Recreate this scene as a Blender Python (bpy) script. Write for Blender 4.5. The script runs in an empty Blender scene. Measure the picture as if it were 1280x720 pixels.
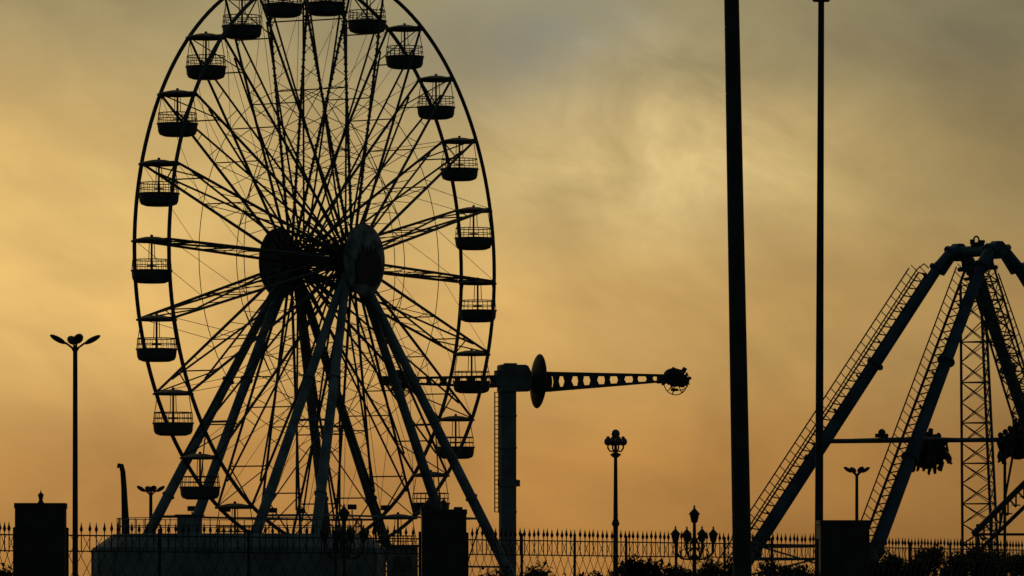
import bpy, math, random
from mathutils import Vector, Matrix
random.seed(7)
F=7200.0; HY=745.0; CZ=1.6
R_=math.radians
scene=bpy.context.scene; col=scene.collection
def P(x,y,Y): return Vector(((x-640)/F*Y, Y, CZ+(HY-y)/F*Y))
def lin(r,g,b):
    f=lambda c:(c/255/12.92) if c/255<=.04045 else ((c/255+.055)/1.055)**2.4
    return (f(r),f(g),f(b))
# ---------- materials
def mat(name,c,rough=.6,metal=0.0,var=.25,scale=3.0,bump=0.0):
    m=bpy.data.materials.new(name); m.use_nodes=True
    nt=m.node_tree; b=nt.nodes['Principled BSDF']
    tc=nt.nodes.new('ShaderNodeTexCoord'); n=nt.nodes.new('ShaderNodeTexNoise')
    n.inputs['Scale'].default_value=scale; n.inputs['Detail'].default_value=6
    nt.links.new(tc.outputs['Object'],n.inputs['Vector'])
    r=nt.nodes.new('ShaderNodeValToRGB')
    r.color_ramp.elements[0].position=.35; r.color_ramp.elements[1].position=.65
    r.color_ramp.elements[0].color=(*[x*(1-var) for x in c],1)
    r.color_ramp.elements[1].color=(*[min(1,x*(1+var)) for x in c],1)
    nt.links.new(n.outputs['Fac'],r.inputs['Fac']); nt.links.new(r.outputs['Color'],b.inputs['Base Color'])
    b.inputs['Roughness'].default_value=rough; b.inputs['Metallic'].default_value=metal
    b.inputs['Specular IOR Level'].default_value=.25
    if bump:
        bp=nt.nodes.new('ShaderNodeBump'); bp.inputs['Strength'].default_value=bump
        nt.links.new(n.outputs['Fac'],bp.inputs['Height']); nt.links.new(bp.outputs['Normal'],b.inputs['Normal'])
    return m
M=dict(
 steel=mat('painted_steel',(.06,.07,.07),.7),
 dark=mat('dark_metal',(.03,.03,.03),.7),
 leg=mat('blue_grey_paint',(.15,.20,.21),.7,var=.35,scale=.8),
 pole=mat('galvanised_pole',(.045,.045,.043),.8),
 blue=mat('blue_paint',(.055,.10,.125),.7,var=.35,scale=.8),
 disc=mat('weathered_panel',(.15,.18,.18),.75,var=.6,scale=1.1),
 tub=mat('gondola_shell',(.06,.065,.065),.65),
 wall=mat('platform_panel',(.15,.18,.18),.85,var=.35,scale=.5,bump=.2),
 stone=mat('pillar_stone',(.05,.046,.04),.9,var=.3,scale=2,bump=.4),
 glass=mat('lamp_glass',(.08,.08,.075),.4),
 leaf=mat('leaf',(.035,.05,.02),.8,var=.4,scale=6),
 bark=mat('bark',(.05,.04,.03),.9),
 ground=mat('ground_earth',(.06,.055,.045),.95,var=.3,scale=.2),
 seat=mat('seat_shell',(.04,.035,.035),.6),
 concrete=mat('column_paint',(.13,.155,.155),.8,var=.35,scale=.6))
# ---------- mesh builder
def frame(d):
    d=d.normalized(); a=Vector((0,0,1)) if abs(d.z)<.9 else Vector((1,0,0))
    u=d.cross(a).normalized(); return u,d.cross(u).normalized()
class MB:
    def __init__(s): s.v=[]; s.f=[]
    def ringv(s,c,u,w,r,n):
        i=len(s.v)
        for k in range(n):
            a=2*math.pi*k/n; s.v.append(tuple(Vector(c)+u*math.cos(a)*r+w*math.sin(a)*r))
        return list(range(i,i+n))
    def bridge(s,a,b):
        n=len(a)
        for k in range(n): s.f.append((a[k],a[(k+1)%n],b[(k+1)%n],b[k]))
    def tube(s,p,q,r,r2=None,n=8):
        p=Vector(p);q=Vector(q); r2=r if r2 is None else r2
        u,w=frame(q-p); a=s.ringv(p,u,w,r,n); b=s.ringv(q,u,w,r2,n)
        s.bridge(a,b); s.f.append(tuple(reversed(a))); s.f.append(tuple(b)); return s
    def path(s,pts,rs,n=8):
        pts=[Vector(p) for p in pts]
        if not hasattr(rs,'__len__'): rs=[rs]*len(pts)
        prev=None; first=None; u0=None
        for i,p in enumerate(pts):
            d=(pts[min(i+1,len(pts)-1)]-pts[max(i-1,0)]).normalized()
            if u0 is None: u0,w=frame(d)
            else:
                u0=(u0-d*u0.dot(d)).normalized(); 
            w=d.cross(u0).normalized()
            r=s.ringv(p,u0,w,rs[i],n)
            if prev: s.bridge(prev,r)
            else: first=r
            prev=r
        s.f.append(tuple(reversed(first))); s.f.append(tuple(prev)); return s
    def torus(s,c,R,r,N=96,n=6,plane='xz'):
        c=Vector(c); rings=[]
        A,B,Cx={'xz':(Vector((1,0,0)),Vector((0,0,1)),Vector((0,1,0))),'xy':(Vector((1,0,0)),Vector((0,1,0)),Vector((0,0,1))),'yz':(Vector((0,1,0)),Vector((0,0,1)),Vector((1,0,0)))}[plane]
        for k in range(N):
            a=2*math.pi*k/N; d=A*math.cos(a)+B*math.sin(a)
            rings.append(s.ringv(c+d*R,d,Cx,r,n))
        for k in range(N): s.bridge(rings[k],rings[(k+1)%N])
        return s
    def box(s,c,sz,rz=0,M3=None):
        c=Vector(c); i=len(s.v); rot=M3 or Matrix.Rotation(rz,3,'Z')
        for x in(-.5,.5):
            for y in(-.5,.5):
                for z in(-.5,.5): s.v.append(tuple(c+rot@Vector((x*sz[0],y*sz[1],z*sz[2]))))
        for f in((0,1,3,2),(4,6,7,5),(0,4,5,1),(2,3,7,6),(0,2,6,4),(1,5,7,3)): s.f.append(tuple(i+k for k in f))
        return s
    def lathe(s,prof,c=(0,0,0),n=16,sx=1,sy=1,rot=None):
        c=Vector(c); prev=None; first=None
        for r,z in prof:
            i=len(s.v)
            for k in range(n):
                a=2*math.pi*k/n; p=Vector((max(r,.001)*math.cos(a)*sx,max(r,.001)*math.sin(a)*sy,z))
                if rot: p=rot@p
                s.v.append(tuple(c+p))
            rg=list(range(i,i+n))
            if prev: s.bridge(prev,rg)
            else: first=rg
            prev=rg
        s.f.append(tuple(reversed(first))); s.f.append(tuple(prev)); return s
    def ball(s,c,r,n=12,sz=(1,1,1),rot=None):
        prof=[(math.sin(math.pi*k/8)*r,-math.cos(math.pi*k/8)*r*sz[2]) for k in range(9)]
        return s.lathe(prof,c,n,sz[0],sz[1],rot)
    def prism(s,poly,y0,y1):
        i=len(s.v); n=len(poly)
        for y in(y0,y1):
            for x,z in poly: s.v.append((x,y,z))
        s.bridge(list(range(i,i+n)),list(range(i+n,i+2*n)))
        s.f.append(tuple(reversed(range(i,i+n)))); s.f.append(tuple(range(i+n,i+2*n))); return s
    def mesh(s,name,m,smooth=True):
        me=bpy.data.meshes.new(name); me.from_pydata(s.v,[],s.f); me.materials.append(m)
        if smooth:
            for p in me.polygons: p.use_smooth=True
            me.set_sharp_from_angle(angle=.7)
        me.update(); return me
    def build(s,name,m,parent=None,loc=(0,0,0),smooth=True,label=None):
        o=bpy.data.objects.new(name,s.mesh(name,m,smooth)); col.objects.link(o); o.parent=parent; o.location=loc
        if label:o['label']=label
        return o
def inst(name,me,parent,loc=(0,0,0),rot=(0,0,0)):
    o=bpy.data.objects.new(name,me); col.objects.link(o); o.parent=parent; o.location=loc; o.rotation_euler=rot; return o
def thing(name,label,cat,loc,rz=0,group=None):
    o=bpy.data.objects.new(name,None); col.objects.link(o); o.location=loc; o.rotation_euler=(0,0,rz); o.empty_display_size=.3
    o['label']=label;o['category']=cat
    if group:o['group']=group
    return o
# ---------- ground
g=MB(); g.lathe([(0,-.5),(6000,-.5),(6000,0),(0,0)],(0,300,0),64)
o=g.build('ground',M['ground'],smooth=False); o['kind']='structure'
# ================= FERRIS WHEEL
TH=R_(57.6); YW=401.0
HZ=CZ+(HY-327)/F*YW
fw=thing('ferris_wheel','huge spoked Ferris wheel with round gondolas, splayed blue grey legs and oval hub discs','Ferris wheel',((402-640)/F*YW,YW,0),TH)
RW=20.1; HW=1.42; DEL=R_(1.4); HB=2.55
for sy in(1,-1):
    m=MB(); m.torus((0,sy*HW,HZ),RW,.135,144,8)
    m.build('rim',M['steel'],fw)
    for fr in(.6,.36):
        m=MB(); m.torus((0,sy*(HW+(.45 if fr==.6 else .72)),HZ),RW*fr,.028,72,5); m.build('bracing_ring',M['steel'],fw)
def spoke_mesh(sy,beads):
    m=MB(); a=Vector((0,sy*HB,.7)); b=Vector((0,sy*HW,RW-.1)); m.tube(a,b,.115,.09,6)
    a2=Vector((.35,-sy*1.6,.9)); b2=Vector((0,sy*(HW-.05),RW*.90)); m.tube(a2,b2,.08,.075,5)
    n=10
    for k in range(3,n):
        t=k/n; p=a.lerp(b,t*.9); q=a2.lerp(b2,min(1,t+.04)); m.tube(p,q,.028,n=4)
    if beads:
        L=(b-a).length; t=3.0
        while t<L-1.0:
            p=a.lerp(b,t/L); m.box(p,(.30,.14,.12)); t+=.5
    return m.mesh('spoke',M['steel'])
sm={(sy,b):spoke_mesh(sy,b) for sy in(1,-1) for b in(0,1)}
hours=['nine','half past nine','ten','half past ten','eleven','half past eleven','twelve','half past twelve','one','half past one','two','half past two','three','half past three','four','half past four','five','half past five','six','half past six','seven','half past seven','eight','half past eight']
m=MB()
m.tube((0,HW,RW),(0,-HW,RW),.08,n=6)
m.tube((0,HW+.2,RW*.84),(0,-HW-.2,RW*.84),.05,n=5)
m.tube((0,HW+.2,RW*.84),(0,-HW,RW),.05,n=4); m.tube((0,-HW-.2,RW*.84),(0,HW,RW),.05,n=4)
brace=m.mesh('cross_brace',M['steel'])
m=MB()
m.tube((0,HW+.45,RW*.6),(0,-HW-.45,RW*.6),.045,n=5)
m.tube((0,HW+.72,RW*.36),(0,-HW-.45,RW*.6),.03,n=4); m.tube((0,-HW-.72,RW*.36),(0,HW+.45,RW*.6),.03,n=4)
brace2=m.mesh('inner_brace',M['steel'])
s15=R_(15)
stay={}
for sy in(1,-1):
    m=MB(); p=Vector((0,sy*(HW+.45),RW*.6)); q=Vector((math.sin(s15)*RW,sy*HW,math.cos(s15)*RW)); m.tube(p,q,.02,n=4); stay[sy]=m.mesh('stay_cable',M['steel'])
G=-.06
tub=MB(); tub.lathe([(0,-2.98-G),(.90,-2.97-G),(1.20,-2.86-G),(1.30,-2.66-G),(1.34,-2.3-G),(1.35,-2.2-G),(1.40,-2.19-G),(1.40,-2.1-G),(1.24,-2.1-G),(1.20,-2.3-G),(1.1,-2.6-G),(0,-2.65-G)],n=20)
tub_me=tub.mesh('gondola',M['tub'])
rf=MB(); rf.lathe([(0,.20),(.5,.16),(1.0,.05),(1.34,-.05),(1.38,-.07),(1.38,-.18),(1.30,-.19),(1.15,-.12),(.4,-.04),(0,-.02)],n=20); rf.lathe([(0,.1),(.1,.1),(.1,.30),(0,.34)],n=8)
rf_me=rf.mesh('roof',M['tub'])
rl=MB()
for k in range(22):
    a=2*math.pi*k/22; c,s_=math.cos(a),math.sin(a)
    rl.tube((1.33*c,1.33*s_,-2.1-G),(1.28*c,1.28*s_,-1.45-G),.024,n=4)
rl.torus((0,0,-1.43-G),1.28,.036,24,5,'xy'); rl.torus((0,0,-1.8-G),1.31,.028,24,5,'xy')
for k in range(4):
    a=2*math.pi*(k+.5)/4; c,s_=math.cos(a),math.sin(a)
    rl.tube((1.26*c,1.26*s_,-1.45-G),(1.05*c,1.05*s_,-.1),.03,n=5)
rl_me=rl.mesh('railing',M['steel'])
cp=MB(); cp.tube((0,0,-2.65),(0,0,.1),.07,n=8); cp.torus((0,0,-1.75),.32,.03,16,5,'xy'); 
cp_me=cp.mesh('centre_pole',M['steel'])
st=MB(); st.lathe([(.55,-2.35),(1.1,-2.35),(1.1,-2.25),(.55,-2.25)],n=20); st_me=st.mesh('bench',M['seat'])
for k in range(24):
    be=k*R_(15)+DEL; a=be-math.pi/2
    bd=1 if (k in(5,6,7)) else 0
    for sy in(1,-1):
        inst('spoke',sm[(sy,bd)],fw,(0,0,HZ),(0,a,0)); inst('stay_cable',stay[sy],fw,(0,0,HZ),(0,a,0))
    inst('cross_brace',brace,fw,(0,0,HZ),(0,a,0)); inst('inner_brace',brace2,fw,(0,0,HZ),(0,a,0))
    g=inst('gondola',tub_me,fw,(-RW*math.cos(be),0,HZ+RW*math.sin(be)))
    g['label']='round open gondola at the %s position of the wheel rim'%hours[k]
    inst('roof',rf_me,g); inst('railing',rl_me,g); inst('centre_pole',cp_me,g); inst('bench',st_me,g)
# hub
m=MB(); m.tube((0,-3.3,HZ),(0,3.3,HZ),.34,n=20)
for y in(-2.6,-1.55,1.55,2.6): m.tube((0,y-.07,HZ),(0,y+.07,HZ),.9,n=28)
rh=random.Random(5)
for k in range(16):
    a=k*math.pi/8; c,s_=math.cos(a),math.sin(a); b_=a+rh.uniform(.3,.9)
    for sg in(1,-1):
        m.tube((.9*c,-2.6*sg,HZ+.9*s_),(1.7*math.cos(b_),1.55*sg,HZ+1.7*math.sin(b_)),.06,n=5)
        m.tube((.8*c,-1.55*sg,HZ+.8*s_),(2.9*math.cos(b_),1.5*sg,HZ+2.9*math.sin(b_)),.05,n=5)
m.torus((0,1.5,HZ),2.9,.05,32,5); m.torus((0,-1.5,HZ),2.9,.05,32,5)
m.build('hub_axle',M['steel'],fw)
for sy in(1,-1):
    m=MB(); prof=[(0,.22),(1.3,.20),(2.2,.12),(2.52,.0),(2.52,-.08),(2.2,-.04),(0,0)]
    rot=Matrix.Rotation(R_(90)*sy*-1,3,'X')
    m.lathe([(r*(1.0 if sy<0 else .98),z) for r,z in reversed(prof)],(0,sy*3.62,HZ),40,rot=rot)
    d=m.build('hub_disc',M['disc'],fw)
    if sy<0:
        m=MB()
        poly=[(-1.3,-1.75),(1.4,-1.75),(1.75,-.9),(1.7,-.1),(1.5,.25),(1.2,.2),(1.05,.65),(.85,.75),(.72,.4),(.5,.5),(.42,.95),(.3,.5),(.1,.4),(-.05,.8),(-.2,.35),(-.42,.5),(-.6,.92),(-.75,.35),(-1.15,.4),(-1.3,-.05),(-1.55,-.4),(-1.45,-1.2)]
        m.prism([(x*.95,HZ+z+.1) for x,z in poly],-3.92,-3.7); m.build('emblem_panel',M['dark'],d)
# legs
def ferris_leg(sx,sy,x,y):
    m=MB(); top=Vector((sx*.5,sy*2.55,HZ-.3)); foot=Vector((sx*x,sy*y,.25))
    m.tube(top,foot,.29,.40,14)
    for t in(.33,.66): p=top.lerp(foot,t); d=(foot-top).normalized()*.06; m.tube(p-d,p+d,.45,n=14)
    m.build('support_leg',M['leg'],fw); return top,foot
legs={}
for sy in(1,-1):
    for sx in(1,-1):
        legs[(sx,sy,0)]=ferris_leg(sx,sy,14.0,8.3); legs[(sx,sy,1)]=ferris_leg(sx,sy,15.2,2.75)
for sy in(1,-1):
    m=MB(); m.box((0,sy*2.9,HZ-.5),(1.9,.5,1.5)); m.build('bearing_block',M['leg'],fw)
    for sx in(1,-1):
        p=legs[(sx,sy,0)]; q=legs[(sx,sy,1)]
        for t in(.45,.72,.9):
            m=MB(); m.tube(p[0].lerp(p[1],t),q[0].lerp(q[1],t),.09,n=6); m.build('leg_tie',M['leg'],fw)
        m=MB(); m.tube(p[0].lerp(p[1],.45),q[0].lerp(q[1],.72),.05,n=5); m.build('leg_tie',M['leg'],fw)
        m=MB(); m.tube(p[0].lerp(p[1],.72),q[0].lerp(q[1],.9),.05,n=5); m.build('leg_tie',M['leg'],fw)
    a=legs[(1,sy,0)]; b=legs[(-1,sy,0)]
    for t in(.72,.86):
        m=MB(); m.tube(a[0].lerp(a[1],t),b[0].lerp(b[1],t),.08,n=6); m.build('cross_beam',M['leg'],fw)
    for s_ in(-.35,-.18,.1,.3):
        pa=a[0].lerp(a[1],.72); pb=b[0].lerp(b[1],.72); p=pa.lerp(pb,.5+s_)
        m=MB(); m.tube(p,p+Vector((0,0,.4)),.05,n=5); m.box(p+Vector((0,0,.6)),(.6,.35,.35)); m.build('floodlight',M['dark'],fw)
for k in legs:
    m=MB(); f=legs[k][1]; m.box((f.x,f.y,.2),(1.6,1.6,.4)); m.build('footing',M['stone'],fw,smooth=False)
# ================= LOADING PLATFORM
YP=366; pc=P(300,745,YP)
pf=thing('loading_platform','low grey blue faceted boarding platform building under the Ferris wheel','platform',(pc.x,YP,0))
zt=CZ+(HY-668)/F*YP
def facet(rx_,ry,z0,z1,n=22,k2=1.0):
    i=MB(); vs=[]
    for z,kk in((z0,1.0),(z1,k2)):
        vs.append([(rx_*kk*math.copysign(abs(math.cos(a))**.7,math.cos(a)),ry*kk*math.copysign(abs(math.sin(a))**.7,math.sin(a)),z) for a in[2*math.pi*(k+.5)/n for k in range(n)]])
    i.v=vs[0]+vs[1]; i.bridge(list(range(n)),list(range(n,2*n))); i.f.append(tuple(reversed(range(n)))); i.f.append(tuple(range(n,2*n))); return i,vs
m,vs=facet(9.3,7,0,zt-.85); m.build('base_wall',M['wall'],pf,smooth=False)
m,vs=facet(9.2,6.9,zt-.85,zt,k2=.87); m.build('upper_deck',M['wall'],pf,smooth=False); top=vs[1]
m=MB()
for k,(x,y,z) in enumerate(top):
    q=Vector(top[(k+1)%len(top)]); p=Vector((x,y,z))
    for t in(0,.5):
        b=p.lerp(q,t)*.97; b.z=zt; m.tube(b,b+Vector((0,0,1.0)),.03,n=5)
    for h in(.5,1.0):
        a=p*.97;b=q*.97;a.z=b.z=zt+h; m.tube(a,b,.025,n=5)
m.build('deck_railing',M['steel'],pf)
_m,_v=facet(9.3,7,0,zt-.9)
for x,y,z in _v[1]:
    if y<1:
        m=MB(); m.box((x*1.004,y*1.004,(zt-.95)/2),(.10,.10,zt-.96)); m.build('wall_batten',M['wall'],pf,smooth=False)
m=MB(); m.box((-3.0,-3.6,zt+.55),(1.5,1.4,1.1)); m.build('control_cabin',M['wall'],pf,smooth=False)
m=MB(); m.box((-3.0,-3.6,zt+1.16),(1.8,1.7,.1)); m.build('cabin_roof',M['steel'],pf,smooth=False)
m=MB()
for k in range(9): m.box((10.3,-2+k*.45,.3+k*.28),(1.6,.45,.12))
for s_ in(9.6,11.0):
    m.tube((s_,-2.2,.2),(s_,2,2.9),.06,n=5); m.tube((s_,-2.2,1.3),(s_,2,4.0),.03,n=5)
m.build('stair',M['steel'],pf)
b=P(503,745,376)
bo=thing('ticket_booth','small dark booth with flat roof right of the boarding platform','booth',(b.x,376,0))
zz=CZ+(HY-684)/F*376
m=MB(); m.box((0,0,zz/2),(2.0,2,zz)); w=m.build('booth_wall',M['wall'],bo,smooth=False)
m=MB(); m.box((0,0,zz+.08),(2.3,2.4,.14)); m.build('roof',M['steel'],bo,smooth=False)
m=MB(); m.box((0,-1.03,zz-1.1),(1.2,.05,.9)); m.build('window',M['glass'],bo,smooth=False)
# ================= SPINNING ARM RIDE
YB=440; k_=YB/F
c0=P(634.5,745,YB)
ar=thing('arm_ride','tall column thrill ride with long horizontal truss arm and ringed seat cages at its ends','amusement ride',(c0.x,YB,0),R_(12))
zz=lambda y:CZ+(HY-y)*k_
m=MB(); m.box((0,0,zz(490)/2),(1.15,1.0,zz(490)))
for y in(520,560,600,640,680): m.box((0,0,zz(y)),(1.24,1.1,.12))
m.box((.1,0,zz(604)),(1.5,1.2,.5)); tw=m.build('column',M['concrete'],ar,smooth=False)
m=MB(); 
for x in(-1.0,-.7): m.tube((x,0,zz(640)),(x,0,zz(490)),.05,n=5)
z=zz(640)
while z<zz(490): m.tube((-1.0,0,z),(-.7,0,z),.03,n=4); z+=.35
for z in(zz(600),zz(560),zz(520)): m.tube((-1.0,0,z),(-.5,0,z),.04,n=4)
m.build('ladder',M['dark'],tw)
m=MB(); z1,z2=zz(490),zz(456)
m.prism([(-.7,z1),(1.6,z1+.05),(1.75,z1+.3),(1.75,z2-.6),(1.5,z2-.1),(1.3,z2),(-.6,z2),(-.7,z2-.1)],-.6,.6)
m.box((-.8,0,(z1+z2)/2),(.3,1.0,1.2)); m.box((.2,0,z2+.06),(.9,.8,.12)); m.build('head_housing',M['concrete'],ar,smooth=False)
zc_=zz(477); ry=Matrix.Rotation(R_(90),3,'Y')
m=MB(); m.lathe([(math.sin(math.pi*k/14)**1.05*2.1,-math.cos(math.pi*k/14)*.5) for k in range(15)],(2.4,0,zc_+.05),32,rot=Matrix.Rotation(R_(3),3,'Y')@Matrix.Rotation(R_(0),3,'Z')@ry); m.build('slew_disc',M['dark'],ar)
m=MB(); m.tube((1.3,0,zc_),(3.4,0,zc_),.45,n=16); m.build('arm_collar',M['steel'],ar)
def arm(m,x0,x1,h0,h1,n,rise=.35):
    ts=[(k/n)**1.12 for k in range(n+1)]
    for k in range(n):
        t=ts[k];t2=ts[k+1]; xa=x0+(x1-x0)*t; xb=x0+(x1-x0)*t2; ha=h0+(h1-h0)*t; hb=h0+(h1-h0)*t2
        za=zc_+rise*t;zb=zc_+rise*t2; ca,cb_=max(.17,ha*.22),max(.17,hb*.22)
        for y in(-.35,.35):
            for s_ in(1,-1):
                q=[(xa,za+s_*ha/2),(xb,zb+s_*hb/2),(xb,zb+s_*(hb/2-cb_)),(xa,za+s_*(ha/2-ca))]
                if s_<0:q=q[::-1]
                m.prism(q,y-.06,y+.06)
            wd=(.42 if k%2==0 else .26)*(1-.35*t)
            m.prism([(xa-wd,za-ha/2+.03),(xa+wd*1.3,za-ha/2+.03),(xa+wd*.5,za),(xa+wd,za+ha/2-.03),(xa-wd,za+ha/2-.03),(xa-wd*.5,za)],y-.05,y+.05)
        m.tube((xa,-.35,za+ha/2-.1),(xa,.35,za+ha/2-.1),.06,n=5); m.tube((xa,-.35,za-ha/2+.1),(xa,.35,za-ha/2+.1),.06,n=5)
m=MB(); arm(m,3.0,12.3,1.55,.6,9); m.build('truss_arm',M['steel'],ar)
m=MB(); arm(m,-1.0,-7.3,.95,.6,6,0); m.build('truss_arm',M['steel'],ar)
rr=random.Random(11)
def cage(x,z):
    m=MB(); m.box((x-.55,0,z),(1.2,.8,.7)); m.ball((x+.1,0,z+.35),.62,9,(1.3,.9,.8)); m.ball((x+.75,.1,z-.1),.5,8,(1.2,1,1.0)); m.ball((x+.2,.1,z-.3),.4,8,(1.2,1,.8))
    for k in range(12):
        a=k*.55+rr.uniform(-.3,.3); q=rr.uniform(.6,1.15); rt=Matrix.Rotation(rr.uniform(0,3),3,'Y')@Matrix.Rotation(rr.uniform(0,3),3,'Z')
        m.box((x+.35+q*math.cos(a),.6*math.sin(a*1.7),z+.05+q*.8*math.sin(a)),(rr.uniform(.2,.5),.35,rr.uniform(.12,.3)),M3=rt)
    c=m.build('seat_pod',M['dark'],ar)
    m=MB(); N=11
    m.torus((x+.25,0,z-.3),.92,.04,20,5); m.torus((x+.65,.5,z-.05),.8,.035,16,5)
    for k in range(N):
        a=2*math.pi*k/N+rr.uniform(-.25,.25); cc,ss=math.cos(a),math.sin(a); q=rr.uniform(.85,1.12)
        m.tube((x+.3+.3*cc,0,z-.1+.3*ss),(x+.3+q*cc,rr.uniform(-.3,.3),z-.25+q*ss),.04,n=4)
        m.tube((x+.65+.8*cc,.5,z-.05+.8*ss),(x+.25+.92*cc,0,z-.3+.92*ss),.03,n=4)
    m.build('cage_ring',M['dark'],c)
cage(12.95,zc_+.3); cage(-8.6,zc_)
m=MB(); m.box((0,0,.4),(4,4,.8)); m.build('footing',M['stone'],ar,smooth=False)
# ================= SWING RIDE (right)
YS=300; ks=YS/F; TS=R_(39.8); cs=P(1222,745,YS)
sw=thing('swing_ride','tall blue four legged pendulum ride frame with ladders on its sloping legs','amusement ride',(cs.x,YS,0),TS)
ZA=CZ+(HY-314)*ks
LG={}
for sy in(1,-1):
    for sx in(-1,1):
        m=MB(); a=Vector((sx*1.2,sy*1.6,ZA-.70)); f=Vector((sx*14.2,sy*5.3,.2))
        d0=(f-a).normalized(); kn=Vector((sx*.5,sy*1.47,ZA-.02))
        m.tube((sx*-.1,sy*1.4,ZA+.05),kn,.34,.32,8); m.tube(kn,a+d0*.2,.30,.31,8)
        m.tube(a,f,.30,.39,8)
        for p,dd,r in((a+d0*.25,d0,.44),(a.lerp(f,.28),d0,.47),(a.lerp(f,.55),d0,.47),(a.lerp(f,.8),d0,.5),(kn,(a-kn).normalized(),.42)):
            m.tube(p-dd*.07,p+dd*.07,r,n=10)
        # gusset plate at the knee
        m.prism([(sx*.1,ZA-.25),(sx*.75,ZA-.1),(sx*1.45,ZA-1.15),(sx*1.0,ZA-1.25)][::(1 if sx>0 else -1)],sy*1.5-.05,sy*1.5+.05)
        lg=m.build('support_leg',M['blue'],sw,smooth=False); LG[(sx,sy)]=(a,f)
        d=d0; out=Vector((sx*19.6,0,14)).normalized(); out=(out-d*out.dot(d)).normalized()
        side=d.cross(out).normalized()
        m=MB(); L=(f-a).length; t0,t1=1.0,L-1.5
        w=.34
        for s_ in(-w,w):
            m.tube(a+d*t0+out*.62+side*s_,a+d*t1+out*.62+side*s_,.05,n=5)
            m.tube(a+d*(t0+.2)+out*1.28+side*s_,a+d*t1+out*1.28+side*s_,.04,n=5)
        t=t0
        while t<t1:
            m.tube(a+d*t+out*.62+side*-w,a+d*t+out*.62+side*w,.035,n=4)
            for s_ in(-w,w): m.tube(a+d*t+out*.62+side*s_,a+d*(t)+out*1.28+side*s_,.026,n=4)
            t+=.5
        t=t0
        while t<t1:
            m.tube(a+d*t+out*.3,a+d*t+out*.62,.06,n=5); t+=2.2
        m.path([a+d*(t0+.2)+out*1.28-side*w,a+d*(t0-.3)+out*1.1-side*w,a+d*(t0-.3)+out*.7-side*w],.035,5)
        m.build('ladder',M['dark'],lg)
        m=MB(); m.box((f.x,f.y,.3),(2,2,.6)); m.build('footing',M['stone'],sw,smooth=False)
m=MB(); m.tube((0,-1.85,ZA),(0,1.85,ZA),.30,n=10)
for y in(-1.45,1.45): m.tube((0,y-.25,ZA),(0,y+.25,ZA),.48,n=10)
m.tube((0,-1.4,ZA-.9),(0,1.4,ZA-.9),.12,n=8)
for y in(-1.0,1.0): m.box((0,y,ZA-.5),(.25,.12,.9))
m.build('axle',M['blue'],sw,smooth=False)
m=MB(); m.box((0,0,ZA+.36),(.4,.6,.2)); m.torus((0,.1,ZA+.58),.2,.05,12,5,'yz'); m.box((0,.38,ZA+.5),(.2,.2,.26),.4); m.box((0,-.3,ZA+.48),(.25,.26,.16),.3); m.build('beacon',M['dark'],sw)
def lattice(m,p,q,w,step,r=.05):
    p=Vector(p);q=Vector(q);d=(q-p).normalized(); u,v=frame(d)
    cr=[(u*a+v*b)*w/2 for a,b in((1,1),(-1,1),(-1,-1),(1,-1))]
    for c in cr: m.tube(p+c,q+c,r,n=5)
    L=(q-p).length; n=max(1,int(L/step))
    for k in range(n):
        a=p+d*(L*k/n); b=p+d*(L*(k+1)/n)
        for j in range(4):
            c1,c2=cr[j],cr[(j+1)%4]
            m.tube(a+c1,a+c2,r*.6,n=4); m.tube(a+(c1 if k%2 else c2),b+(c2 if k%2 else c1),r*.6,n=4)
m=MB(); lattice(m,(0.2,0,ZA-.8),(4.6,0,ZA-11),.95,.95,.065); m.build('pendulum_arm',M['steel'],sw)
zb=CZ+(HY-553)*ks
def at_z(k,z): a,f=LG[k]; return a.lerp(f,(a.z-z)/(a.z-f.z))
l1=at_z((-1,1),zb); l2=at_z((-1,-1),zb); r1=at_z((1,1),zb+.25); r2=at_z((1,-1),zb+.25)
for p,q,r in((l1,r2,.12),(l2,r1,.09),(l1,l2,.09)):
    m=MB(); m.tube(p,q,r,n=8); m.build('tie_beam',M['blue'],sw)
p=l1.lerp(l2,.62)
m=MB(); m.box(p+Vector((0,0,.2)),(.5,.5,.2),.3); m.ball(p+Vector((.1,.1,.35)),.2,7); m.tube(p,p+Vector((0,0,.3)),.07,n=6); m.build('beam_fitting',M['dark'],sw)
for zz_,rr_ in((CZ+(HY-684)*ks,.10),(CZ+(HY-700)*ks,.08)):
    for sx in(-1,1):
        m=MB(); m.tube(at_z((sx,1),zz_),at_z((sx,-1),zz_),rr_,n=6); m.build('leg_tie',M['blue'],sw)
for s_ in(1,-1):
    m=MB(); m.tube(at_z((-1,s_),CZ+2.6),at_z((-1,-s_),CZ+.9),.05,n=5); m.build('leg_brace',M['blue'],sw)
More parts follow.
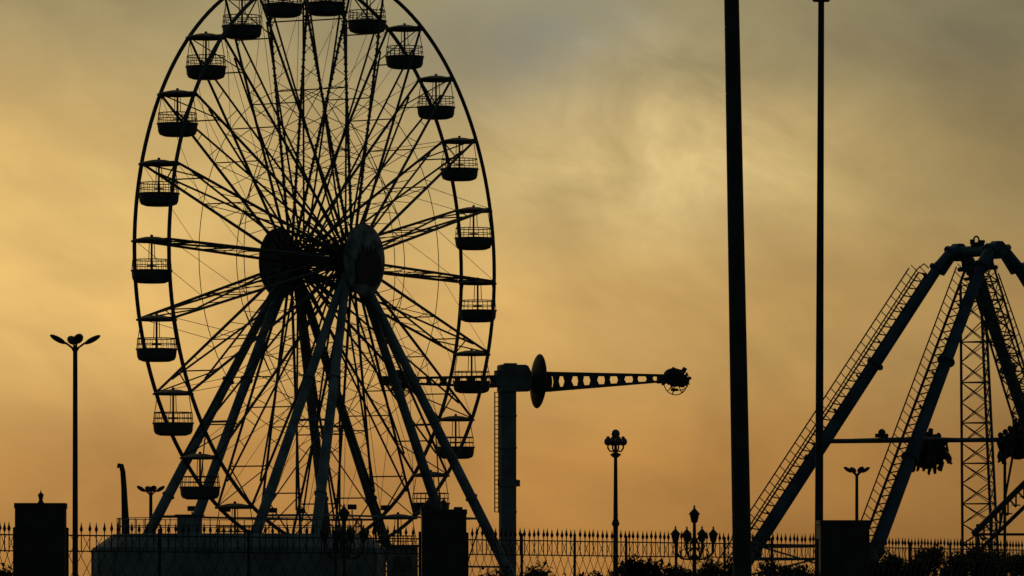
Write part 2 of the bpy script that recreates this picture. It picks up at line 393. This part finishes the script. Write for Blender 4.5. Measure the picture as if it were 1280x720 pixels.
# seat rings on the tie beam
st=MB()
st.path([(0,.56,.50),(0,.66,.1),(0,.70,-.3),(0,.66,-.55)],[.16,.27,.28,.18],8); st.path([(0,.66,-.42),(0,.9,-.42),(0,1.06,-.36)],[.22,.22,.16],8); st.path([(-.18,.72,.35),(-.2,.98,.28),(-.16,1.03,-.2)],.065,6); st.path([(.18,.72,.35),(.2,.98,.28),(.16,1.03,-.2)],.065,6)
st.path([(-.13,1.0,-.38),(-.14,1.13,-.62),(-.16,1.08,-.84),(-.16,1.18,-.90)],[.13,.10,.08,.06],6); st.path([(.13,1.0,-.38),(.14,1.10,-.66),(.17,1.16,-.86)],[.13,.10,.07],6)
st.ball((0,.70,.62),.15,8,(1,1,1.2)); seat_me=st.mesh('seat',M['seat'])
def pod(px_,py,Y,label,rz,skip,tilt):
    c=P(px_,py,Y); r=thing('seat_carousel',label,'ride seats',c,rz,'passenger seat rings')
    r.rotation_euler=(tilt,tilt*.6,rz)
    m=MB(); m.lathe([(0,-.95),(.3,-.9),(.5,-.6),(.66,-.1),(.62,.3),(.36,.6),(.16,.8),(.12,1.2),(0,1.2)],n=12); m.ball((.35,.1,.65),.28,8); m.ball((-.2,-.2,.8),.24,8); m.build('hub',M['dark'],r)
    m=MB(); m.torus((0,0,.1),.62,.09,24,6,'xy'); m.build('seat_ring',M['dark'],r)
    for k in range(8):
        if k!=skip:
            inst('seat',seat_me,r,(0,0,random.uniform(-.12,.22)),(random.uniform(-.35,.3),random.uniform(-.25,.25),2*math.pi*k/8+random.uniform(-.2,.2)))
    return r
pod(1160,564,300,'dark ring of hanging ride seats between the two left legs of the blue swing ride',.3,2,.14)
pod(1272,552,300,'dark ring of hanging ride seats at the right edge beyond the lattice mast',1.0,5,-.12)
# lattice mast behind
ms=P(1233,745,318)
lm=thing('lattice_mast','slender triangular lattice mast standing behind the blue swing ride','mast',(ms.x,318,0),.5)
m=MB(); kz=318/F; zt_=CZ+(HY-352)*kz
fe=[Vector((1.3*math.cos(a),1.3*math.sin(a),0)) for a in(.3,2.4,4.5)]; tp=[v*.62+Vector((-.75,0,zt_)) for v in fe]
for a,b in zip(fe,tp): m.tube(a,b,.075,n=6)
n=17
for k in range(n):
    for j in range(3):
        p=fe[j].lerp(tp[j],k/n); q=fe[(j+1)%3].lerp(tp[(j+1)%3],k/n); p2=fe[j].lerp(tp[j],(k+1)/n); q2=fe[(j+1)%3].lerp(tp[(j+1)%3],(k+1)/n)
        m.tube(p,q2,.035,n=4); m.tube(q,p2,.022,n=4)
        if k%2==0:m.tube(p,q,.035,n=4)
m.build('lattice',M['steel'],lm)
m=MB(); m.box((-.75,0,zt_+.1),(.9,.9,.12)); m.tube((-.75,0,zt_),(-.75,0,zt_+.9),.05,n=5); m.build('mast_cap',M['dark'],lm)
# stair tower at the right edge
ss=P(1256,745,310)
stt=thing('access_stair','dark steel access stair with zigzag bracing at the right foot of the swing ride','stair',(ss.x,310,0))
m=MB()
def L3(x,y,dy=0): p=P(x,y,310+dy); return (p.x-ss.x,dy,p.z)
for dy in(-.5,.5):
    m.tube(L3(1216,668,dy),L3(1310,575,dy),.18,n=6); m.tube(L3(1222,690,dy),L3(1310,605,dy),.12,n=6)
    m.tube(L3(1256,745,dy),L3(1256,560,dy),.09,n=6); m.tube(L3(1222,745,dy),L3(1222,655,dy),.10,n=6); m.tube(L3(1215,668,dy),L3(1310,668,dy),.08,n=6)
    m.tube(L3(1248,668,dy),L3(1275,520,dy),.07,n=6)
for k in range(9):
    x=1220+k*10; y=664-k*10.5; m.tube(L3(x,y),L3(x,y+22),.05,n=4); m.tube(L3(x,y),L3(x+10,y+12),.05,n=4); m.box(L3(x,y+20),(.4,1.0,.06))
m.build('stair_frame',M['steel'],stt)
# ================= FENCE
pk=MB(); pk.tube((0,0,2.6),(0,0,3.08),.013,n=5); pk.lathe([(0,3.05),(.013,3.06),(.042,3.13),(.020,3.2),(0,3.3)],n=6)
pk_me=pk.mesh('picket',M['dark'])
def fence(x0,Y0,x1,Y1,label):
    a=P(x0,745,Y0);b=P(x1,745,Y1); a.z=b.z=0; L=(b-a).length; ang=math.atan2(b.y-a.y,b.x-a.x)
    r=thing('iron_fence',label,'fence',a,ang,'spiked iron fence bays')
    for z,rr,nm in((2.98,.016,'top_rail'),(2.62,.014,'middle_rail'),(.35,.02,'bottom_rail')):
        m=MB(); m.box((L/2,0,z),(L,rr*1.6,rr*2)); m.build(nm,M['dark'],r,smooth=False)
    n=int(L/.22)
    for k in range(1,n): inst('picket',pk_me,r,(L*k/n,0,random.uniform(-.015,.015)),(0,random.uniform(-.01,.01),0))
    k=max(1,round(L/2.7))
    for j in range(k+1):
        m=MB(); m.box((L*j/k,0,1.55),(.05,.05,3.1)); m.ball((L*j/k,0,3.12),.04,8); m.build('fence_post',M['dark'],r,smooth=False)
    m=MB(); H0,H1=.35,2.98; sl=1.55; s=-(H1-H0)/sl
    while s<L:
        for sg in(1,-1):
            sa,sb=s,s+(H1-H0)/sl
            ca,cb=max(sa,0),min(sb,L)
            if cb>ca:
                za=H0+(ca-s)*sl; zb_=H0+(cb-s)*sl
                if sg<0: za,zb_=H0+H1-za,H0+H1-zb_
                m.tube((ca,.008*sg,za),(cb,.008*sg,zb_),.009,n=4)
        s+=.36
    m.build('lattice_panel',M['dark'],r)
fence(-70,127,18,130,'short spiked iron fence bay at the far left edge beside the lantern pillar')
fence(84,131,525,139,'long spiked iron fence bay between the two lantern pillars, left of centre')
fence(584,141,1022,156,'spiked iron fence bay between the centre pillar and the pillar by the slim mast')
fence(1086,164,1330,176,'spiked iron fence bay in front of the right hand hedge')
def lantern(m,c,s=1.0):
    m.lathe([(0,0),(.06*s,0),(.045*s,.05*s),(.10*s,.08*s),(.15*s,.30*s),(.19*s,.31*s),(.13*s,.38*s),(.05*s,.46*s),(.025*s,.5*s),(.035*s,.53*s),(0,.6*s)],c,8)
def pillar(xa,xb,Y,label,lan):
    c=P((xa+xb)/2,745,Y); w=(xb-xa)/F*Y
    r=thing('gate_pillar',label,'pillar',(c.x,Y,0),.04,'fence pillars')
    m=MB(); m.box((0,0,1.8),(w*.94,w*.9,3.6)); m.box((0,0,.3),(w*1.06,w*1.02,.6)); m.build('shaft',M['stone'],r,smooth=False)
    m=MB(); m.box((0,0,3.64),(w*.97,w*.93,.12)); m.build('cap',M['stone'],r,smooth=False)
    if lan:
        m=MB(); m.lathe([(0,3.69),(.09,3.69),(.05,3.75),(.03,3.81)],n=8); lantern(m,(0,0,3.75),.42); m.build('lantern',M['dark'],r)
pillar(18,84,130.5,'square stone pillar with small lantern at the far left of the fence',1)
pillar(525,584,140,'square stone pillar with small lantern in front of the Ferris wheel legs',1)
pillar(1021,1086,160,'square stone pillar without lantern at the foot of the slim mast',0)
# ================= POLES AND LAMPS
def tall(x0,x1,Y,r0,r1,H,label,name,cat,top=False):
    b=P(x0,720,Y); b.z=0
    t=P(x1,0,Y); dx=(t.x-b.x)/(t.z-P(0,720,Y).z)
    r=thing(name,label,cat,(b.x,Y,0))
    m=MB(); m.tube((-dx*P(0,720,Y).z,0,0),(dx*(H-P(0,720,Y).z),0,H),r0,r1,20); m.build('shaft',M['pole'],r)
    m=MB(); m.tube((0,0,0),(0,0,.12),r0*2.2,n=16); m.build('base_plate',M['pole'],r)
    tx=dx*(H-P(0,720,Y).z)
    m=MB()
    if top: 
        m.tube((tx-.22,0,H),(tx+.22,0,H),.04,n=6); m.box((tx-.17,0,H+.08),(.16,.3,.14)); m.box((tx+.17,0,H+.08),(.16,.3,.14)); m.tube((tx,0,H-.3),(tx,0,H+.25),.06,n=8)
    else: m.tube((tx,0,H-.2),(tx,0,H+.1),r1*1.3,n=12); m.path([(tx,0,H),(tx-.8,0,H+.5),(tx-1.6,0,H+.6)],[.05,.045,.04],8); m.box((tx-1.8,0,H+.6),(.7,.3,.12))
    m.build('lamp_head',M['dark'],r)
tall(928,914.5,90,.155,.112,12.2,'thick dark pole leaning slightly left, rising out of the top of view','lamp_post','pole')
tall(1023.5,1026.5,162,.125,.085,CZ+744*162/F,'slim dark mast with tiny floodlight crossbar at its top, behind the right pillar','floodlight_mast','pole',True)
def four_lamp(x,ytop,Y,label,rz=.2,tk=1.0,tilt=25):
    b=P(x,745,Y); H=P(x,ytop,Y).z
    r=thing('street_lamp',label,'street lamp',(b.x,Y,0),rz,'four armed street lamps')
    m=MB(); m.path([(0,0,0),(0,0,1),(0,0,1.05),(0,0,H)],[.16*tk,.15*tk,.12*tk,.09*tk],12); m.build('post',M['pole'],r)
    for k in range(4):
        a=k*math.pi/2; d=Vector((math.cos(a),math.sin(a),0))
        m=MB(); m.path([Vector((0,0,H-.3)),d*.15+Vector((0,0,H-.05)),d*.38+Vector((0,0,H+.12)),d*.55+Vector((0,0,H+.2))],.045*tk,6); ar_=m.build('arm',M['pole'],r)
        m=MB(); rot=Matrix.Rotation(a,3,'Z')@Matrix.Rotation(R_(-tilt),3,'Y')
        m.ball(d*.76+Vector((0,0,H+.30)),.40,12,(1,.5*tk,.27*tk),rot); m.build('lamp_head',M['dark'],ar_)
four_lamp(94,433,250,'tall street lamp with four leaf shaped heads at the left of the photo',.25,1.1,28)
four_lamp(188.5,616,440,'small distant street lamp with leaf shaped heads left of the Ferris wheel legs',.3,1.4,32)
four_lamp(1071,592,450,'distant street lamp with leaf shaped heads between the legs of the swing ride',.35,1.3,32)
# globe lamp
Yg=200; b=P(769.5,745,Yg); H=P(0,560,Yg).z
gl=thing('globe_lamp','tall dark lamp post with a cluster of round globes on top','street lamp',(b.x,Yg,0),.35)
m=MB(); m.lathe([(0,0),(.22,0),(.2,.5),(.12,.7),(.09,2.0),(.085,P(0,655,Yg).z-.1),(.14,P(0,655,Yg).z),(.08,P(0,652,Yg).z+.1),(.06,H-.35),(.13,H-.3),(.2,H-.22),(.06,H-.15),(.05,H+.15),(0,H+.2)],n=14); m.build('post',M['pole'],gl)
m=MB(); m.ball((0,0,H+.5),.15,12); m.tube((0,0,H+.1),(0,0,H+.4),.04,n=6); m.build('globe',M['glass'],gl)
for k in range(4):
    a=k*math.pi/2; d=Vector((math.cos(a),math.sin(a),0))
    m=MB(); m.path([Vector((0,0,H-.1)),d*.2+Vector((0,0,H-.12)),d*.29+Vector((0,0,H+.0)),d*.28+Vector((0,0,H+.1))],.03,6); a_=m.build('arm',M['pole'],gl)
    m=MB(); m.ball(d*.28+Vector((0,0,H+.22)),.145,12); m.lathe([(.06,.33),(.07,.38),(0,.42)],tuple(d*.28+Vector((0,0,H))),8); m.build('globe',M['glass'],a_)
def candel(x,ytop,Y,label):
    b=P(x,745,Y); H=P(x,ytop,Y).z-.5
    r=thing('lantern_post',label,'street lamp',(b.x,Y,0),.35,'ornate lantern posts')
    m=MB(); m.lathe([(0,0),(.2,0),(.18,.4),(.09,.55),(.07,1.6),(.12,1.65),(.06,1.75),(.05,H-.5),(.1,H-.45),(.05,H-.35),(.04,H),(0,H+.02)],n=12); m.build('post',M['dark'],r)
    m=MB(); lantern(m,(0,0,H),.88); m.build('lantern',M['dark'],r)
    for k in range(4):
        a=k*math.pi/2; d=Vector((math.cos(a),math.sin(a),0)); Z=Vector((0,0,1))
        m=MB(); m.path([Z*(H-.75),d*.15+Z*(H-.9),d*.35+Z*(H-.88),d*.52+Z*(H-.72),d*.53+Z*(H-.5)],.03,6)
        m.path([Z*(H-.35),d*.16+Z*(H-.38),d*.29+Z*(H-.55),d*.24+Z*(H-.68),d*.14+Z*(H-.6)],.022,5)
        m.path([d*.36+Z*(H-.88),d*.40+Z*(H-.7),d*.30+Z*(H-.64)],.018,5); a_=m.build('arm',M['dark'],r)
        m=MB(); lantern(m,d*.53+Z*(H-.5),.8); m.build('lantern',M['dark'],a_)
candel(868,632,150,'ornate dark lantern post with scroll arms, right of the globe lamp')
candel(430,630,148,'ornate dark lantern post with scroll arms in front of the Ferris wheel platform')
# sculpture
Y_=379; b=P(157,745,Y_)
pts=[(146.8,585),(148.6,581),(151.5,581.5),(153.6,590),(155,610),(156,635),(157,660),(157.5,700),(158,775)]
rs=[1.0,2.6,3.2,3.3,3.6,4.2,5.0,6.0,8]
m=MB(); m.path([P(x,y,Y_)-Vector((b.x,Y_,0)) for x,y in pts],[r*Y_/F for r in rs],12)
o=m.build('neck_sculpture',M['dark'],None,(b.x,Y_,0)); o['label']='dark upright curved neck like sculpture with small head, right of the left lamp'; o['category']='sculpture'
# ================= SHRUBS
def shrub(x,ytop,wpx,Y,label,n=2600,ls=.085):
    b=P(x,745,Y); H=P(x,ytop,Y).z; w=wpx/F*Y/2
    r=thing('shrub',label,'shrub',(b.x,Y,0),0,'shrubs along the fence')
    lobes=[]
    for k in range(13): 
        a=random.uniform(0,6.28); q=random.uniform(0,1.0); hh=random.uniform(.72,1)
        lobes.append((Vector((math.cos(a)*q*w,math.sin(a)*q*.9,(H-.25)*hh*(1-.08*q*q))),random.uniform(.15,.42)))
    m=MB()
    for k in range(n):
        if k%3==0:
            c=Vector((random.uniform(-1.1,1.1)*w,random.gauss(0,.4),random.uniform(.2,H*.86)))
        else:
            c0_,rr=random.choice(lobes); d=Vector((random.gauss(0,1),random.gauss(0,1),random.gauss(0,1))).normalized(); c=c0_+d*rr*random.uniform(.2,1.12)
        d=Vector((random.uniform(-1,1),random.uniform(-1,1),random.uniform(-.4,1))).normalized(); u,v=frame(d); s=ls*random.uniform(.6,1.5)
        i=len(m.v); m.v+= [tuple(c-d*s),tuple(c+u*s*.45),tuple(c+d*s),tuple(c-u*s*.45)]; m.f.append((i,i+1,i+2,i+3))
    m.build('crown',M['leaf'],r,smooth=False)
    m=MB()
    for c0_,rr in lobes: m.path([(0,0,0),(c0_.x*.3,c0_.y*.3,c0_.z*.5),tuple(c0_)],[.05,.035,.012],5)
    m.build('stem',M['bark'],r)
shrub(672,697,40,146,'loose small shrub with open twigs right of the arm ride column',1600)
shrub(610,704,44,144,'low shrub just right of the centre pillar',2200)
shrub(738,707,56,147,'low shrub left of the globe lamp foot',2400)
shrub(808,693,90,148,'rounded dark shrub behind the fence below the globe lamp',8000)
shrub(882,696,80,153,'rounded dark shrub at the foot of the ornate lantern post on the right',7000)
shrub(985,700,80,160,'low dark shrub between the thick pole and the right pillar',6500)
shrub(1115,687,80,190,'dark shrub just right of the right pillar',9000)
shrub(1170,684,84,192,'dark wide shrub in the middle of the right hand hedge row',10000)
shrub(1226,678,80,194,'dark taller shrub below the lattice mast',10000)
shrub(1278,681,78,196,'dark shrub cut by the right edge of the photo',9000)
shrub(8,703,46,134,'low shrub at the far left edge of the fence',2000)
# ================= CAMERA
cd=bpy.data.cameras.new('camera'); cam=bpy.data.objects.new('camera',cd); col.objects.link(cam); scene.camera=cam
cam.location=(0,0,CZ); cam.rotation_euler=(R_(90),0,0); cd.sensor_width=36; cd.lens=36*F/1280; cd.shift_y=(HY-360)/1280; cd.clip_end=9000; cd.clip_start=1
# ================= SUN
sd=bpy.data.lights.new('sun','SUN'); so=bpy.data.objects.new('sun',sd); col.objects.link(so)
sd.energy=.4; sd.angle=R_(10); sd.color=(1,.72,.4)
el,az=R_(4),R_(-7)
tosun=Vector((math.sin(az)*math.cos(el),math.cos(az)*math.cos(el),math.sin(el)))
so.rotation_euler=tosun.to_track_quat('Z','Y').to_euler()
# ================= WORLD
w=bpy.data.worlds.new('World'); scene.world=w; w.use_nodes=True; nt=w.node_tree; N=nt.nodes; Lk=nt.links
bg=N['Background']
def math_(op,a,b=None,c=None,clamp=False):
    n=N.new('ShaderNodeMath'); n.operation=op; n.use_clamp=clamp
    for i,x in enumerate((a,b,c)):
        if x is None: continue
        if isinstance(x,(int,float)): n.inputs[i].default_value=x
        else: Lk.new(x,n.inputs[i])
    return n.outputs[0]
def mix(f,a,b,mode='MIX'):
    n=N.new('ShaderNodeMix'); n.data_type='RGBA'; n.blend_type=mode; n.clamp_factor=True
    for sock,x in((n.inputs[0],f),(n.inputs[6],a),(n.inputs[7],b)):
        if isinstance(x,(int,float)): sock.default_value=x
        elif isinstance(x,tuple): sock.default_value=(*x,1)
        else: Lk.new(x,sock)
    return n.outputs[2]
tc=N.new('ShaderNodeTexCoord'); sp=N.new('ShaderNodeSeparateXYZ'); Lk.new(tc.outputs['Generated'],sp.inputs[0])
X,Yd,Z=sp.outputs
ys=math_('MAXIMUM',Yd,.05)
U=math_('MULTIPLY',math_('DIVIDE',X,ys),F/1280); V=math_('MULTIPLY',math_('DIVIDE',Z,ys),F/720)
def ramp(fac,els):
    r=N.new('ShaderNodeValToRGB'); r.color_ramp.interpolation='EASE'
    e=r.color_ramp.elements; e[0].position=els[0][0]; e[0].color=(*els[0][1],1); e[1].position=els[-1][0]; e[1].color=(*els[-1][1],1)
    for p,c in els[1:-1]: q=e.new(p); q.color=(*c,1)
    Lk.new(fac,r.inputs[0]); return r.outputs[0]
base=ramp(V,[(.0,lin(168,116,58)),(.2,lin(188,136,72)),(.48,lin(206,164,98)),(.74,lin(196,168,110)),(1.0,lin(166,152,112))])
def vec(x,y,z=0):
    cb=N.new('ShaderNodeCombineXYZ')
    for i,s in enumerate((x,y,z)):
        if isinstance(s,(int,float)): cb.inputs[i].default_value=s
        else: Lk.new(s,cb.inputs[i])
    return cb.outputs[0]
def noise(scale,det,dist,v,rough=.5):
    n=N.new('ShaderNodeTexNoise'); n.inputs['Scale'].default_value=scale; n.inputs['Detail'].default_value=det; n.inputs['Distortion'].default_value=dist; n.inputs['Roughness'].default_value=rough
    Lk.new(v,n.inputs['Vector']); return n.outputs['Fac']
ku=lambda a,b:math_('ADD',math_('MULTIPLY',U,a),math_('MULTIPLY',V,b))
n1=noise(2.8,5,.2,vec(ku(1,.1),ku(.15,.8),21.7),.5)
n2=noise(2.2,6,.4,vec(ku(.8,.05),ku(.12,1.5),4.3),.52)
n3=noise(5.5,7,.5,vec(ku(1,.15),ku(.2,.8),9.1),.58)
def gauss(u0,v0,su,sv):
    a=math_('POWER',math_('ABSOLUTE',math_('DIVIDE',math_('SUBTRACT',U,u0),su)),2); b=math_('POWER',math_('ABSOLUTE',math_('DIVIDE',math_('SUBTRACT',V,v0),sv)),2)
    return math_('EXPONENT',math_('MULTIPLY',math_('ADD',a,b),-1))
hz=ramp(math_('ADD',U,.5),[(0,(1.0,1.0,1.0)),(.5,(.95,.95,.95)),(.75,(.80,.80,.80)),(1,(.60,.61,.64))])
c=mix(1.0,base,hz,'MULTIPLY')
c=mix(math_('MULTIPLY',gauss(-.56,.68,.26,.30),.85),c,lin(242,198,118))
c=mix(math_('MULTIPLY',gauss(.03,.95,.12,.12),math_('MULTIPLY_ADD',n3,3.6,-1.1)),c,lin(118,120,112))
c=mix(math_('MULTIPLY',gauss(-.42,1.10,.24,.17),.5),c,lin(134,120,86))
c=mix(math_('MULTIPLY',gauss(.13,.78,.15,.16),math_('MULTIPLY_ADD',n3,3.2,-1.05)),c,lin(216,188,130))
def gain(n,amt): return math_('MULTIPLY_ADD',math_('SUBTRACT',n,.5),amt,1.0)
s_=math_('MULTIPLY',math_('MULTIPLY',gain(n1,.9),gain(n2,.6)),gain(n3,.55))
shc=N.new('ShaderNodeCombineColor')
Lk.new(s_,shc.inputs[0]); Lk.new(s_,shc.inputs[1]); Lk.new(math_('MULTIPLY_ADD',math_('SUBTRACT',s_,1.0),.8,1.0),shc.inputs[2])
c=mix(1.0,c,shc.outputs[0],'MULTIPLY')
front=N.new('ShaderNodeMapRange'); front.interpolation_type='SMOOTHSTEP'; front.inputs[1].default_value=.25; front.inputs[2].default_value=.97; Lk.new(Yd,front.inputs[0])
sky=N.new('ShaderNodeTexSky'); sky.sky_type='NISHITA'; sky.sun_disc=False; sky.sun_elevation=el; sky.sun_rotation=az
nis=mix(1.0,sky.outputs[0],(.010,.010,.010),'MULTIPLY')
back=mix(1.0,nis,(.022,.032,.038),'ADD')
c=mix(front.outputs[0],back,c)
Lk.new(c,bg.inputs[0]); bg.inputs[1].default_value=1.0
scene.view_settings.view_transform='Standard'; scene.view_settings.look='None'; scene.view_settings.exposure=0
